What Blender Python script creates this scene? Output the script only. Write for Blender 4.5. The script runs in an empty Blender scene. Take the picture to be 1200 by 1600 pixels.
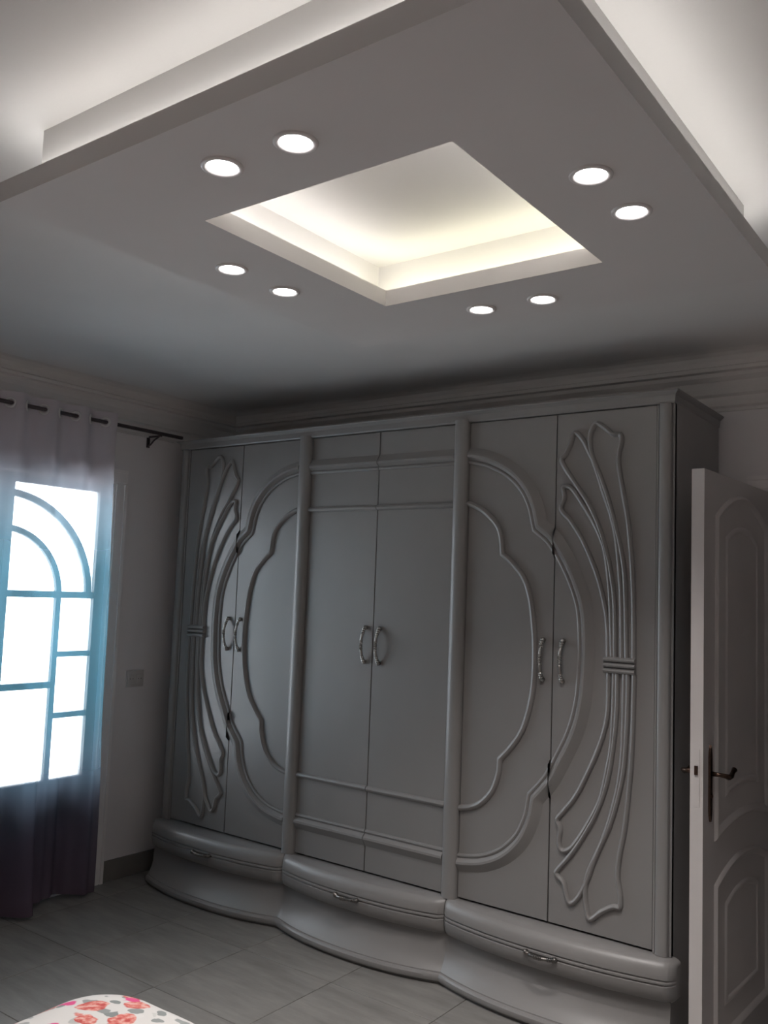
import bpy, bmesh, math, random
from mathutils import Vector, Matrix
random.seed(4)
PI = math.pi
scene = bpy.context.scene
C = scene.collection

# ------------------------------------------------------------------ camera
cam_d = bpy.data.cameras.new('camera')
cam = bpy.data.objects.new('camera', cam_d); C.objects.link(cam)
cam_d.sensor_fit = 'VERTICAL'; cam_d.sensor_height = 24.0
cam_d.lens = 24.0 * 1385.3 / 1600.0
cam_d.clip_start = 0.02
yaw, pitch, roll = math.radians(36.702), math.radians(5.229), math.radians(2.164)
fw = Vector((-math.sin(yaw)*math.cos(pitch), math.cos(yaw)*math.cos(pitch), math.sin(pitch)))
r0 = Vector((math.cos(yaw), math.sin(yaw), 0)); u0 = r0.cross(fw)
rt = math.cos(roll)*r0 + math.sin(roll)*u0
up = -math.sin(roll)*r0 + math.cos(roll)*u0
m = Matrix((rt, up, -fw)).transposed().to_4x4()
m.translation = Vector((3.9358, -3.3383, 1.6147))
cam.matrix_world = m
scene.camera = cam

# ------------------------------------------------------------------ daylight, exposure
SKY = 11.0
SUN = 30.0
DOWN_W = 35.0
LED_OUT = 11.5
LED_IN = 16.0
world = bpy.data.worlds.new('world'); scene.world = world
world.use_nodes = True
bg = world.node_tree.nodes['Background']
bg.inputs[0].default_value = (0.96, 0.93, 1.0, 1)
bg.inputs[1].default_value = SKY
pl_ = bpy.data.lights.new('window_portal', 'AREA'); pl_.shape = 'RECTANGLE'; pl_.size = 1.3; pl_.size_y = 2.2
pl_.cycles.is_portal = True
po_ = bpy.data.objects.new('window_portal', pl_); C.objects.link(po_)
po_.location = (-0.45, -0.91, 1.1); po_.rotation_euler = (0, -PI/2, 0)
sn = bpy.data.lights.new('sun', 'SUN'); sn.energy = SUN; sn.angle = 0.01; sn.color = (1.0, 0.94, 0.92)
so_ = bpy.data.objects.new('sun', sn); C.objects.link(so_)
so_.rotation_euler = Vector((-0.06, -0.5, -0.86)).to_track_quat('-Z', 'Y').to_euler()
vs = scene.view_settings
vs.view_transform = 'Standard'; vs.look = 'None'; vs.gamma = 1.0; vs.use_curve_mapping = False
vs.exposure = 0.0
scene.cycles.max_bounces = 10; scene.cycles.diffuse_bounces = 6
scene.cycles.transparent_max_bounces = 16
scene.cycles.caustics_reflective = False; scene.cycles.caustics_refractive = False
scene.cycles.use_denoising = True
scene.cycles.sample_clamp_indirect = 4.0

# ------------------------------------------------------------------ materials
def new_mat(name):
    mt = bpy.data.materials.new(name); mt.use_nodes = True
    nt = mt.node_tree
    return mt, nt, nt.nodes['Principled BSDF']
def paint(name, col, rough=0.6, var=0.06, scale=3.0, bump=0.0, bscale=200.0, spec=0.4, metal=0.0):
    mt, nt, b = new_mat(name)
    tc = nt.nodes.new('ShaderNodeTexCoord')
    n = nt.nodes.new('ShaderNodeTexNoise'); n.inputs['Scale'].default_value = scale; n.inputs['Detail'].default_value = 5
    nt.links.new(tc.outputs['Object'], n.inputs['Vector'])
    r = nt.nodes.new('ShaderNodeValToRGB')
    r.color_ramp.elements[0].position = 0.3; r.color_ramp.elements[1].position = 0.7
    r.color_ramp.elements[0].color = (*[c*(1-var) for c in col], 1)
    r.color_ramp.elements[1].color = (*[min(1, c*(1+var)) for c in col], 1)
    nt.links.new(n.outputs['Fac'], r.inputs['Fac'])
    nt.links.new(r.outputs['Color'], b.inputs['Base Color'])
    b.inputs['Roughness'].default_value = rough
    b.inputs['Specular IOR Level'].default_value = spec
    b.inputs['Metallic'].default_value = metal
    if bump:
        n2 = nt.nodes.new('ShaderNodeTexNoise'); n2.inputs['Scale'].default_value = bscale; n2.inputs['Detail'].default_value = 3
        nt.links.new(tc.outputs['Object'], n2.inputs['Vector'])
        bp = nt.nodes.new('ShaderNodeBump'); bp.inputs['Strength'].default_value = bump; bp.inputs['Distance'].default_value = 0.002
        nt.links.new(n2.outputs['Fac'], bp.inputs['Height']); nt.links.new(bp.outputs['Normal'], b.inputs['Normal'])
    return mt
def emit(name, col, s):
    mt, nt, b = new_mat(name)
    b.inputs['Base Color'].default_value = (*col, 1)
    b.inputs['Emission Color'].default_value = (*col, 1)
    b.inputs['Emission Strength'].default_value = s
    return mt
M = {}
M['plaster'] = paint('wall_plaster', (0.80, 0.765, 0.765), 0.8, 0.03, 2.0, 0.25, 120)
M['ceiling'] = paint('ceiling_paint', (0.745, 0.725, 0.71), 0.85, 0.03, 2.0, 0.1, 90)
M['crown'] = paint('crown_paint', (0.68, 0.65, 0.63), 0.7, 0.03, 4.0)
M['wardrobe'] = paint('wardrobe_lacquer', (0.248, 0.237, 0.231), 0.36, 0.05, 2.5, 0.08, 260, 0.5)
M['gap'] = paint('door_gap_shade', (0.03, 0.028, 0.027), 0.8)
M['chrome'] = paint('aged_chrome', (0.40, 0.385, 0.365), 0.28, 0.1, 40, metal=1.0)
M['pewter'] = paint('dull_pewter', (0.2, 0.19, 0.18), 0.35, 0.1, 40, metal=0.9)
M['bronze'] = paint('dark_bronze', (0.10, 0.065, 0.05), 0.3, 0.2, 60, metal=1.0)
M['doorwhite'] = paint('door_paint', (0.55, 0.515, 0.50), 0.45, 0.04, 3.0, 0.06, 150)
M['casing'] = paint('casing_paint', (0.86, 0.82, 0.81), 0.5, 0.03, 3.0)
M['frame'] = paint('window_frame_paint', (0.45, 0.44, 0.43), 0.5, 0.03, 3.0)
M['grout'] = paint('floor_grout', (0.07, 0.066, 0.06), 0.9)
M['skirt'] = paint('skirting_tile', (0.20, 0.185, 0.17), 0.45, 0.12, 5)
M['rod'] = paint('dark_rod_metal', (0.13, 0.11, 0.115), 0.35, 0.1, 30, metal=0.8)
M['grommet'] = paint('grommet_metal', (0.75, 0.73, 0.72), 0.3, 0.05, 30, metal=0.35)
M['plastic'] = paint('socket_plastic', (0.6, 0.57, 0.55), 0.4, 0.02)
M['hole'] = paint('socket_hole', (0.04, 0.04, 0.04), 0.6)
M['trim'] = paint('downlight_trim', (0.85, 0.83, 0.81), 0.4, 0.03)
M['balcony'] = paint('bounce_slab_concrete', (0.6, 0.58, 0.54), 0.8)
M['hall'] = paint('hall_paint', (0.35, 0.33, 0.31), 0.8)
M['wood'] = paint('bed_wood', (0.3, 0.28, 0.26), 0.5, 0.1, 8)
M['mattress'] = paint('mattress_ticking', (0.7, 0.69, 0.67), 0.9)
M['lamp'] = emit('downlight_lamp', (1.0, 0.95, 0.95), 14.0)
M['led'] = emit('led_strip_warm_white', (1.0, 0.98, 0.945), LED_OUT)
M['led_in'] = emit('led_strip_cool_white', (1.0, 0.98, 0.95), LED_IN)
M['led_dim'] = emit('led_strip_dim_white', (1.0, 0.97, 0.94), LED_IN*0.42)
M['led_y'] = emit('led_strip_yellow_white', (1.0, 0.985, 0.76), LED_IN*1.05)

# floor tile: grey porcelain, streaky along x
def tile_mat():
    mt, nt, b = new_mat('floor_tile')
    tc = nt.nodes.new('ShaderNodeTexCoord'); oi = nt.nodes.new('ShaderNodeObjectInfo')
    ad = nt.nodes.new('ShaderNodeVectorMath'); ad.operation = 'ADD'
    sc_ = nt.nodes.new('ShaderNodeVectorMath'); sc_.operation = 'SCALE'
    cb = nt.nodes.new('ShaderNodeCombineXYZ')
    for i in range(3): nt.links.new(oi.outputs['Random'], cb.inputs[i])
    nt.links.new(cb.outputs[0], sc_.inputs[0]); sc_.inputs['Scale'].default_value = 37.0
    nt.links.new(tc.outputs['Object'], ad.inputs[0]); nt.links.new(sc_.outputs[0], ad.inputs[1])
    mp = nt.nodes.new('ShaderNodeMapping'); mp.inputs['Scale'].default_value = (1.6, 8.0, 1.0)
    mp.inputs['Rotation'].default_value = (0, 0, 0.25)
    nt.links.new(ad.outputs[0], mp.inputs[0])
    n = nt.nodes.new('ShaderNodeTexNoise'); n.inputs['Scale'].default_value = 2.2; n.inputs['Detail'].default_value = 8; n.inputs['Roughness'].default_value = 0.62
    nt.links.new(mp.outputs[0], n.inputs['Vector'])
    r = nt.nodes.new('ShaderNodeValToRGB')
    r.color_ramp.elements[0].position = 0.3; r.color_ramp.elements[0].color = (0.18, 0.172, 0.162, 1)
    r.color_ramp.elements[1].position = 0.72; r.color_ramp.elements[1].color = (0.285, 0.272, 0.255, 1)
    nt.links.new(n.outputs['Fac'], r.inputs['Fac']); nt.links.new(r.outputs[0], b.inputs['Base Color'])
    b.inputs['Roughness'].default_value = 0.42
    b.inputs['Specular IOR Level'].default_value = 0.35
    return mt
M['tile'] = tile_mat()

def glass_mat():
    mt, nt, b = new_mat('window_glass')
    out = nt.nodes['Material Output']
    tr = nt.nodes.new('ShaderNodeBsdfTransparent'); tr.inputs[0].default_value = (0.93, 0.97, 0.97, 1)
    gl = nt.nodes.new('ShaderNodeBsdfGlossy'); gl.inputs['Roughness'].default_value = 0.03
    fr = nt.nodes.new('ShaderNodeFresnel'); fr.inputs[0].default_value = 1.45
    mx = nt.nodes.new('ShaderNodeMixShader')
    nt.links.new(fr.outputs[0], mx.inputs[0]); nt.links.new(tr.outputs[0], mx.inputs[1]); nt.links.new(gl.outputs[0], mx.inputs[2])
    nt.links.new(mx.outputs[0], out.inputs['Surface'])
    return mt
M['glass'] = glass_mat()

def curtain_mat():
    """sheer dip-dyed fabric: white on top, blue in the middle, plum at the hem"""
    mt, nt, b = new_mat('ombre_sheer_fabric')
    out = nt.nodes['Material Output']
    tc = nt.nodes.new('ShaderNodeTexCoord'); sx = nt.nodes.new('ShaderNodeSeparateXYZ')
    nt.links.new(tc.outputs['Object'], sx.inputs[0])
    n = nt.nodes.new('ShaderNodeTexNoise'); n.inputs['Scale'].default_value = 5
    nt.links.new(tc.outputs['Object'], n.inputs['Vector'])
    ma = nt.nodes.new('ShaderNodeMath'); ma.operation = 'MULTIPLY_ADD'; ma.inputs[1].default_value = 0.12
    nt.links.new(n.outputs['Fac'], ma.inputs[0]); nt.links.new(sx.outputs[2], ma.inputs[2])
    mr = nt.nodes.new('ShaderNodeMapRange'); mr.inputs[1].default_value = 0.06; mr.inputs[2].default_value = 2.6
    nt.links.new(ma.outputs[0], mr.inputs[0])
    r = nt.nodes.new('ShaderNodeValToRGB'); cr = r.color_ramp
    stops = [(0.0, (0.15, 0.105, 0.14)), (0.14, (0.15, 0.13, 0.185)), (0.22, (0.12, 0.16, 0.21)), (0.40, (0.10, 0.27, 0.36)),
             (0.66, (0.16, 0.38, 0.49)), (0.79, (0.38, 0.50, 0.58)), (0.88, (0.82, 0.76, 0.82)), (1.0, (0.86, 0.79, 0.83))]
    cr.elements[0].position, cr.elements[0].color = stops[0][0], (*stops[0][1], 1)
    cr.elements[1].position, cr.elements[1].color = stops[-1][0], (*stops[-1][1], 1)
    for p, c in stops[1:-1]:
        e = cr.elements.new(p); e.color = (*c, 1)
    nt.links.new(mr.outputs[0], r.inputs['Fac'])
    t = nt.nodes.new('ShaderNodeValToRGB'); ct = t.color_ramp        # openness of the weave
    ts = [(0.0, 0.06), (0.2, 0.16), (0.3, 0.5), (0.72, 0.55), (0.86, 0.36), (1.0, 0.25)]
    ct.elements[0].position, ct.elements[0].color = ts[0][0], (ts[0][1],)*3 + (1,)
    ct.elements[1].position, ct.elements[1].color = ts[-1][0], (ts[-1][1],)*3 + (1,)
    for p, v in ts[1:-1]:
        e = ct.elements.new(p); e.color = (v, v, v, 1)
    nt.links.new(mr.outputs[0], t.inputs['Fac'])
    df = nt.nodes.new('ShaderNodeBsdfDiffuse'); tl = nt.nodes.new('ShaderNodeBsdfTranslucent'); tr = nt.nodes.new('ShaderNodeBsdfTransparent')
    tr.inputs[0].default_value = (0.93, 0.98, 1.0, 1)
    nt.links.new(r.outputs[0], df.inputs[0]); nt.links.new(r.outputs[0], tl.inputs[0])
    m1 = nt.nodes.new('ShaderNodeMixShader')
    h = nt.nodes.new('ShaderNodeValToRGB'); ch = h.color_ramp         # translucent share; lowered at heading and hem, building in extra brightness
    ch.elements[0].position, ch.elements[0].color = 0.0, (0.25, 0.25, 0.25, 1)
    ch.elements[1].position, ch.elements[1].color = 1.0, (0.25, 0.25, 0.25, 1)
    for p, v in ((0.18, 0.3), (0.3, 0.65), (0.78, 0.65), (0.9, 0.28)):
        e = ch.elements.new(p); e.color = (v, v, v, 1)
    nt.links.new(mr.outputs[0], h.inputs['Fac']); nt.links.new(h.outputs[0], m1.inputs[0])
    nt.links.new(df.outputs[0], m1.inputs[1]); nt.links.new(tl.outputs[0], m1.inputs[2])
    m2 = nt.nodes.new('ShaderNodeMixShader')
    nt.links.new(t.outputs[0], m2.inputs[0]); nt.links.new(m1.outputs[0], m2.inputs[1]); nt.links.new(tr.outputs[0], m2.inputs[2])
    nt.links.new(m2.outputs[0], out.inputs['Surface'])
    return mt
M['curtain'] = curtain_mat()

def floral_mat():
    """off-white cotton with printed roses, buds and grey leaves"""
    mt, nt, b = new_mat('floral_cotton')
    L = nt.links
    tc = nt.nodes.new('ShaderNodeTexCoord')
    dn = nt.nodes.new('ShaderNodeTexNoise'); dn.inputs['Scale'].default_value = 14; dn.inputs['Detail'].default_value = 3
    L.new(tc.outputs['Object'], dn.inputs['Vector'])
    sub = nt.nodes.new('ShaderNodeVectorMath'); sub.operation = 'SUBTRACT'; sub.inputs[1].default_value = (0.5, 0.5, 0.5)
    L.new(dn.outputs['Color'], sub.inputs[0])
    scl = nt.nodes.new('ShaderNodeVectorMath'); scl.operation = 'SCALE'; scl.inputs['Scale'].default_value = 0.06
    L.new(sub.outputs[0], scl.inputs[0])
    add = nt.nodes.new('ShaderNodeVectorMath'); add.operation = 'ADD'
    L.new(tc.outputs['Object'], add.inputs[0]); L.new(scl.outputs[0], add.inputs[1])
    def vor(scale, off):
        mp = nt.nodes.new('ShaderNodeMapping'); mp.inputs['Location'].default_value = off
        L.new(add.outputs[0], mp.inputs[0])
        v = nt.nodes.new('ShaderNodeTexVoronoi'); v.inputs['Scale'].default_value = scale; v.inputs['Randomness'].default_value = 0.9
        L.new(mp.outputs[0], v.inputs['Vector'])
        return v
    def ramp(src, stops):
        r = nt.nodes.new('ShaderNodeValToRGB'); r.color_ramp.interpolation = 'LINEAR'
        r.color_ramp.elements[0].position, r.color_ramp.elements[0].color = stops[0][0], (*stops[0][1], 1)
        r.color_ramp.elements[1].position, r.color_ramp.elements[1].color = stops[-1][0], (*stops[-1][1], 1)
        for p, c in stops[1:-1]:
            e = r.color_ramp.elements.new(p); e.color = (*c, 1)
        L.new(src, r.inputs['Fac']); return r.outputs[0]
    def mixc(f, a, c):
        x = nt.nodes.new('ShaderNodeMix'); x.data_type = 'RGBA'
        L.new(f, x.inputs['Factor'])
        if isinstance(a, tuple): x.inputs['A'].default_value = (*a, 1)
        else: L.new(a, x.inputs['A'])
        if isinstance(c, tuple): x.inputs['B'].default_value = (*c, 1)
        else: L.new(c, x.inputs['B'])
        return x.outputs['Result']
    W1, K = (1, 1, 1), (0, 0, 0)
    # leaves
    vl = vor(20, (3.1, 1.7, 0.4))
    leaf = ramp(vl.outputs['Distance'], [(0.0, W1), (0.33, W1), (0.37, K), (1.0, K)])
    leafc = ramp(vl.outputs['Color'], [(0.0, (0.12, 0.135, 0.13)), (0.4, (0.22, 0.23, 0.225)), (0.55, (0.36, 0.355, 0.34)), (0.7, (0.47, 0.455, 0.44)), (1.0, (0.49, 0.475, 0.46))])
    c = mixc(leaf, (0.46, 0.445, 0.43), leafc)
    # roses
    vr = vor(11.5, (0.35, 0.2, 0.1))
    rose = ramp(vr.outputs['Distance'], [(0.0, W1), (0.40, W1), (0.44, K), (1.0, K)])
    sep = nt.nodes.new('ShaderNodeSeparateColor'); L.new(vr.outputs['Color'], sep.inputs[0])
    on = ramp(sep.outputs[1], [(0.0, W1), (0.52, W1), (0.53, K), (1.0, K)])
    mul = nt.nodes.new('ShaderNodeMath'); mul.operation = 'MULTIPLY'; L.new(rose, mul.inputs[0]); L.new(on, mul.inputs[1])
    wv = nt.nodes.new('ShaderNodeTexNoise'); wv.inputs['Scale'].default_value = 60; wv.inputs['Detail'].default_value = 2
    L.new(tc.outputs['Object'], wv.inputs['Vector'])
    petals = ramp(wv.outputs['Fac'], [(0.36, (0.34, 0.045, 0.04)), (0.5, (0.46, 0.14, 0.115)), (0.64, (0.52, 0.30, 0.26))])
    c = mixc(mul.outputs[0], c, petals)
    # magenta buds
    vb = vor(11.0, (5.3, 2.2, 0.8))
    bud = ramp(vb.outputs['Distance'], [(0.0, W1), (0.2, W1), (0.24, K), (1.0, K)])
    sb = nt.nodes.new('ShaderNodeSeparateColor'); L.new(vb.outputs['Color'], sb.inputs[0])
    onb = ramp(sb.outputs[0], [(0.0, W1), (0.4, W1), (0.41, K), (1.0, K)])
    mb = nt.nodes.new('ShaderNodeMath'); mb.operation = 'MULTIPLY'; L.new(bud, mb.inputs[0]); L.new(onb, mb.inputs[1])
    c = mixc(mb.outputs[0], c, (0.50, 0.05, 0.17))
    L.new(c, b.inputs['Base Color']); b.inputs['Roughness'].default_value = 0.9
    return mt
M['floral'] = floral_mat()

# ------------------------------------------------------------------ mesh helpers
def tag(o, label, cat, group=None):
    o['label'] = label; o['category'] = cat
    if group: o['group'] = group
    return o
def struct(o):
    o['kind'] = 'structure'; return o
def thing(name, label, cat, loc=(0, 0, 0), group=None):
    o = bpy.data.objects.new(name, None); C.objects.link(o)
    o.location = loc; o.empty_display_size = 0.1
    return tag(o, label, cat, group)
def mesh_obj(name, verts, faces, mat, parent=None, smooth=False, loc=None, angle=None):
    """verts in world space; loc sets the object's own origin"""
    me = bpy.data.meshes.new(name)
    loc = Vector(loc) if loc is not None else Vector((0, 0, 0))
    me.from_pydata([tuple(Vector(v) - loc) for v in verts], [], faces)
    bm = bmesh.new(); bm.from_mesh(me)
    bmesh.ops.remove_doubles(bm, verts=bm.verts, dist=1e-6)
    bmesh.ops.recalc_face_normals(bm, faces=bm.faces)
    bm.to_mesh(me); bm.free()
    if smooth:
        me.shade_smooth()
        if angle: me.set_sharp_from_angle(angle=math.radians(angle))
    me.materials.append(mat)
    o = bpy.data.objects.new(name, me); C.objects.link(o)
    pl = Vector((0, 0, 0))
    if parent:
        o.parent = parent
        p = parent
        while p: pl += Vector(p.location); p = p.parent
    o.location = loc - pl
    return o
def box_geo(x0, x1, y0, y1, z0, z1):
    v = [(x, y, z) for x in (x0, x1) for y in (y0, y1) for z in (z0, z1)]
    f = [(0, 1, 3, 2), (4, 6, 7, 5), (0, 4, 5, 1), (2, 3, 7, 6), (0, 2, 6, 4), (1, 5, 7, 3)]
    return v, f
def join(*geos):
    V, F = [], []
    for v, f in geos:
        n = len(V); V += list(v); F += [tuple(i+n for i in q) for q in f]
    return V, F
def box(name, x0, x1, y0, y1, z0, z1, mat, parent=None, bev=0.0, seg=2):
    loc = ((x0+x1)/2, (y0+y1)/2, z0)
    v, f = box_geo(x0, x1, y0, y1, z0, z1)
    o = mesh_obj(name, v, f, mat, parent, loc=loc)
    if bev:
        bm = bmesh.new(); bm.from_mesh(o.data)
        bmesh.ops.bevel(bm, geom=bm.edges[:], offset=bev, segments=seg, affect='EDGES', profile=0.5)
        bm.to_mesh(o.data); bm.free()
        o.data.shade_smooth(); o.data.set_sharp_from_angle(angle=math.radians(40))
    return o
def prism(poly, axis, a, b):
    """extrude a 2-D polygon along an axis: axis 'x' poly=(y,z), 'y' poly=(x,z), 'z' poly=(x,y)"""
    def p(q, t):
        return {'x': (t, q[0], q[1]), 'y': (q[0], t, q[1]), 'z': (q[0], q[1], t)}[axis]
    n = len(poly)
    v = [p(q, a) for q in poly] + [p(q, b) for q in poly]
    f = [tuple(range(n))[::-1], tuple(range(n, 2*n))] + [(i, (i+1) % n, n+(i+1) % n, n+i) for i in range(n)]
    return v, f
def tube(path, radii, n=10):
    """round tube along a 3-D path with a radius per point"""
    P = [Vector(p) for p in path]
    if not isinstance(radii, (list, tuple)): radii = [radii]*len(P)
    V, F = [], []
    ref = None
    for i, p in enumerate(P):
        t = (P[min(i+1, len(P)-1)] - P[max(i-1, 0)]).normalized()
        if ref is None:
            ref = Vector((0, 0, 1)) if abs(t.z) < 0.9 else Vector((1, 0, 0))
        a = (ref - t*ref.dot(t)).normalized(); ref = a; bb = t.cross(a)
        for k in range(n):
            th = 2*PI*k/n
            V.append(p + (a*math.cos(th) + bb*math.sin(th))*radii[i])
    for i in range(len(P)-1):
        for k in range(n):
            F.append((i*n+k, i*n+(k+1) % n, (i+1)*n+(k+1) % n, (i+1)*n+k))
    F.append(tuple(range(n))[::-1]); F.append(tuple(range((len(P)-1)*n, len(P)*n)))
    return V, F
def ring_geo(c, nrm, R, r, n=20, k=8):
    c = Vector(c); nrm = Vector(nrm).normalized()
    a = nrm.orthogonal().normalized(); b = nrm.cross(a)
    V, F = [], []
    for i in range(n):
        th = 2*PI*i/n; d = a*math.cos(th)+b*math.sin(th)
        for j in range(k):
            ph = 2*PI*j/k
            V.append(c + d*(R + r*math.cos(ph)) + nrm*r*math.sin(ph))
    for i in range(n):
        for j in range(k):
            F.append((i*k+j, ((i+1) % n)*k+j, ((i+1) % n)*k+(j+1) % k, i*k+(j+1) % k))
    return V, F
def smooth_path(pts, cusps=(), per=6):
    """Catmull-Rom through the points, with sharp corners at the cusp indices"""
    out = []
    cuts = [0] + sorted(cusps) + [len(pts)-1]
    for a, b in zip(cuts[:-1], cuts[1:]):
        seg = [Vector((*p, 0)) for p in pts[a:b+1]]
        for i in range(len(seg)-1):
            p1, p2 = seg[i], seg[i+1]
            p0 = seg[i-1] if i > 0 else p1*2-p2
            p3 = seg[i+2] if i+2 < len(seg) else p2*2-p1
            for s in range(per):
                t = s/per
                q = 0.5*((2*p1) + (p2-p0)*t + (2*p0-5*p1+4*p2-p3)*t*t + (3*p1-p0-3*p2+p3)*t**3)
                out.append((q.x, q.y))
    out.append(tuple(pts[-1]))
    return out
def sweep(path, profile, y0=0.0):
    """sweep a relief profile (offset to the left of travel, height towards the room) along an (x, z) path on a door"""
    V, F = [], []
    n = len(profile)
    for i, p in enumerate(path):
        a = Vector(path[max(i-1, 0)]); b = Vector(p); c = Vector(path[min(i+1, len(path)-1)])
        d1 = (b-a).normalized() if i > 0 else (c-b).normalized()
        d2 = (c-b).normalized() if i < len(path)-1 else d1
        t = (d1+d2)
        t = t.normalized() if t.length > 1e-6 else d1
        mi = min(1.0/max(0.45, t.dot(d2)), 1.5)
        nx, nz = -t.y, t.x
        for o, h in profile:
            V.append((b.x + nx*o*mi, y0-h, b.y + nz*o*mi))
    for i in range(len(path)-1):
        for k in range(n-1):
            F.append((i*n+k, i*n+k+1, (i+1)*n+k+1, (i+1)*n+k))
    F.append(tuple(range(n))); F.append(tuple(range((len(path)-1)*n, len(path)*n))[::-1])
    return V, F
def half_round(w, h, n=7):
    return [(-w*math.cos(PI*i/(n-1)), h*math.sin(PI*i/(n-1)) if 0 < i < n-1 else -0.001) for i in range(n)]

# ------------------------------------------------------------------ the room
XL, XR, YB, YF, ZC = -0.19, 5.50, 0.58, -3.80, 2.69
WT = 0.2
# floor: grout bed with single tiles
T = 0.5066; GX, GY = 0.510, -0.853
fl = struct(box('floor', XL-0.0, XR, YF, YB, -0.10, -0.002, M['grout']))
tile_me = None
i0 = math.floor((XL-GX)/T); i1 = math.ceil((XR-GX)/T); j0 = math.floor((YF-GY)/T); j1 = math.ceil((YB-GY)/T)
for i in range(i0, i1):
    for j in range(j0, j1):
        x0, x1 = GX+i*T, GX+(i+1)*T; y0, y1 = GY+j*T, GY+(j+1)*T
        cut = x0 < XL or x1 > XR or y0 < YF or y1 > YB
        g = 0.0016
        x0, x1, y0, y1 = max(x0+g, XL), min(x1-g, XR), max(y0+g, YF), min(y1-g, YB)
        if x1-x0 < 0.02 or y1-y0 < 0.02: continue
        if cut or tile_me is None:
            o = box('tile', x0, x1, y0, y1, -0.008, 0.0, M['tile'], fl, bev=0.0012, seg=1)
            if not cut: tile_me = o.data
        else:
            o = bpy.data.objects.new('tile', tile_me); C.objects.link(o); o.parent = fl
            o.location = Vector(((x0+x1)/2, (y0+y1)/2, -0.008)) - Vector(fl.location)

# walls
OY0, OY1, OZ = -1.52, -0.30, 2.17           # balcony window opening in the left wall
v, f = join(box_geo(XL-WT, XL, YF-WT, OY0, 0, 2.9), box_geo(XL-WT, XL, OY1, YB+WT, 0, 2.9), box_geo(XL-WT, XL, OY0, OY1, OZ, 2.9))
struct(mesh_obj('wall_left', v, f, M['plaster']))
DX0, DX1, DZ = 3.005, 3.845, 2.10           # doorway in the back wall
v, f = join(box_geo(XL, DX0, YB, YB+WT, 0, 2.9), box_geo(DX1, XR, YB, YB+WT, 0, 2.9), box_geo(DX0, DX1, YB, YB+WT, DZ, 2.9))
struct(mesh_obj('wall_back', v, f, M['plaster']))
struct(box('wall_right', XR, XR+WT, YF-WT, YB+WT, 0, 2.9, M['plaster']))
struct(box('wall_front', XL, XR, YF-WT, YF, 0, 2.9, M['plaster']))
# passage behind the doorway
hx0, hx1, hy0, hy1 = 2.4, 4.6, YB+WT, 2.2
v, f = join(box_geo(hx0, hx1, hy1, hy1+0.1, 0, 2.6), box_geo(hx0-0.1, hx0, hy0, hy1+0.1, 0, 2.6), box_geo(hx1, hx1+0.1, hy0, hy1+0.1, 0, 2.6))
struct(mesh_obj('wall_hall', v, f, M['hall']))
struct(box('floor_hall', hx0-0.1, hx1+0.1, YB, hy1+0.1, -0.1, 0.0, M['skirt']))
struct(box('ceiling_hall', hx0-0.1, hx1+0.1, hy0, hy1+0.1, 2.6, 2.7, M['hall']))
struct(box('balcony_bounce_slab', -2.2, XL, -2.6, 1.2, -0.12, -0.02, M['balcony']))  # unseen slab, added to bounce sunlight up to the ceiling

# ceiling with the dropped light panel
ce = struct(box('ceiling', XL-WT, XR+WT, YF-WT, YB+WT, ZC, ZC+0.2, M['ceiling']))
PX0, PX1, PY0, PY1 = 1.968, 3.378, -2.275, -0.870
QX0, QX1, QY0, QY1 = 2.319, 3.028, -1.943, -1.202
PZ0, PZ1 = 2.50, 2.55
def frame_geo(ox0, ox1, oy0, oy1, ix0, ix1, iy0, iy1, z0, z1):
    o = [(ox0, oy0), (ox1, oy0), (ox1, oy1), (ox0, oy1)]; i = [(ix0, iy0), (ix1, iy0), (ix1, iy1), (ix0, iy1)]
    V = [(x, y, z) for z in (z0, z1) for r in (o, i) for x, y in r]
    F = []
    for k in range(4):
        l = (k+1) % 4
        F += [(k, l, 4+l, 4+k), (8+k, 12+k, 12+l, 8+l), (k, 8+k, 8+l, l), (4+k, 4+l, 12+l, 12+k)]
    return V, F
v, f = frame_geo(PX0, PX1, PY0, PY1, QX0, QX1, QY0, QY1, PZ0, PZ1)
mesh_obj('dropped_panel', v, f, M['ceiling'], ce)
IN = 0.065
v, f = frame_geo(PX0+IN, PX1-IN, PY0+IN, PY1-IN, 2.19, 3.157, -2.07, -1.075, PZ1, ZC)
mesh_obj('panel_box', v, f, M['ceiling'], ce)
def strip(x0, x1, y0, y1, mat, rise=0.006):
    box('led_strip', x0, x1, y0, y1, PZ1, PZ1+rise, mat, ce)
w = 0.012; e = 0.028
strip(PX0+0.02, PX1-0.02, PY0+e, PY0+e+w, M['led']); strip(PX0+0.02, PX1-0.02, PY1-e-w, PY1-e, M['led'])
strip(PX0+e, PX0+e+w, PY0+0.06, PY1-0.06, M['led']); strip(PX1-e-w, PX1-e, PY0+0.06, PY1-0.06, M['led'])
e = 0.06
strip(2.24, 3.107, QY0-e-w, QY0-e, M['led_dim'], 0.024); strip(2.24, 3.107, QY1+e, QY1+e+w, M['led_y'])
strip(QX0-e-w, QX0-e, -1.96, -1.18, M['led_in']); strip(QX1+e, QX1+e+w, -1.96, -1.18, M['led_dim'], 0.024)

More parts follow.
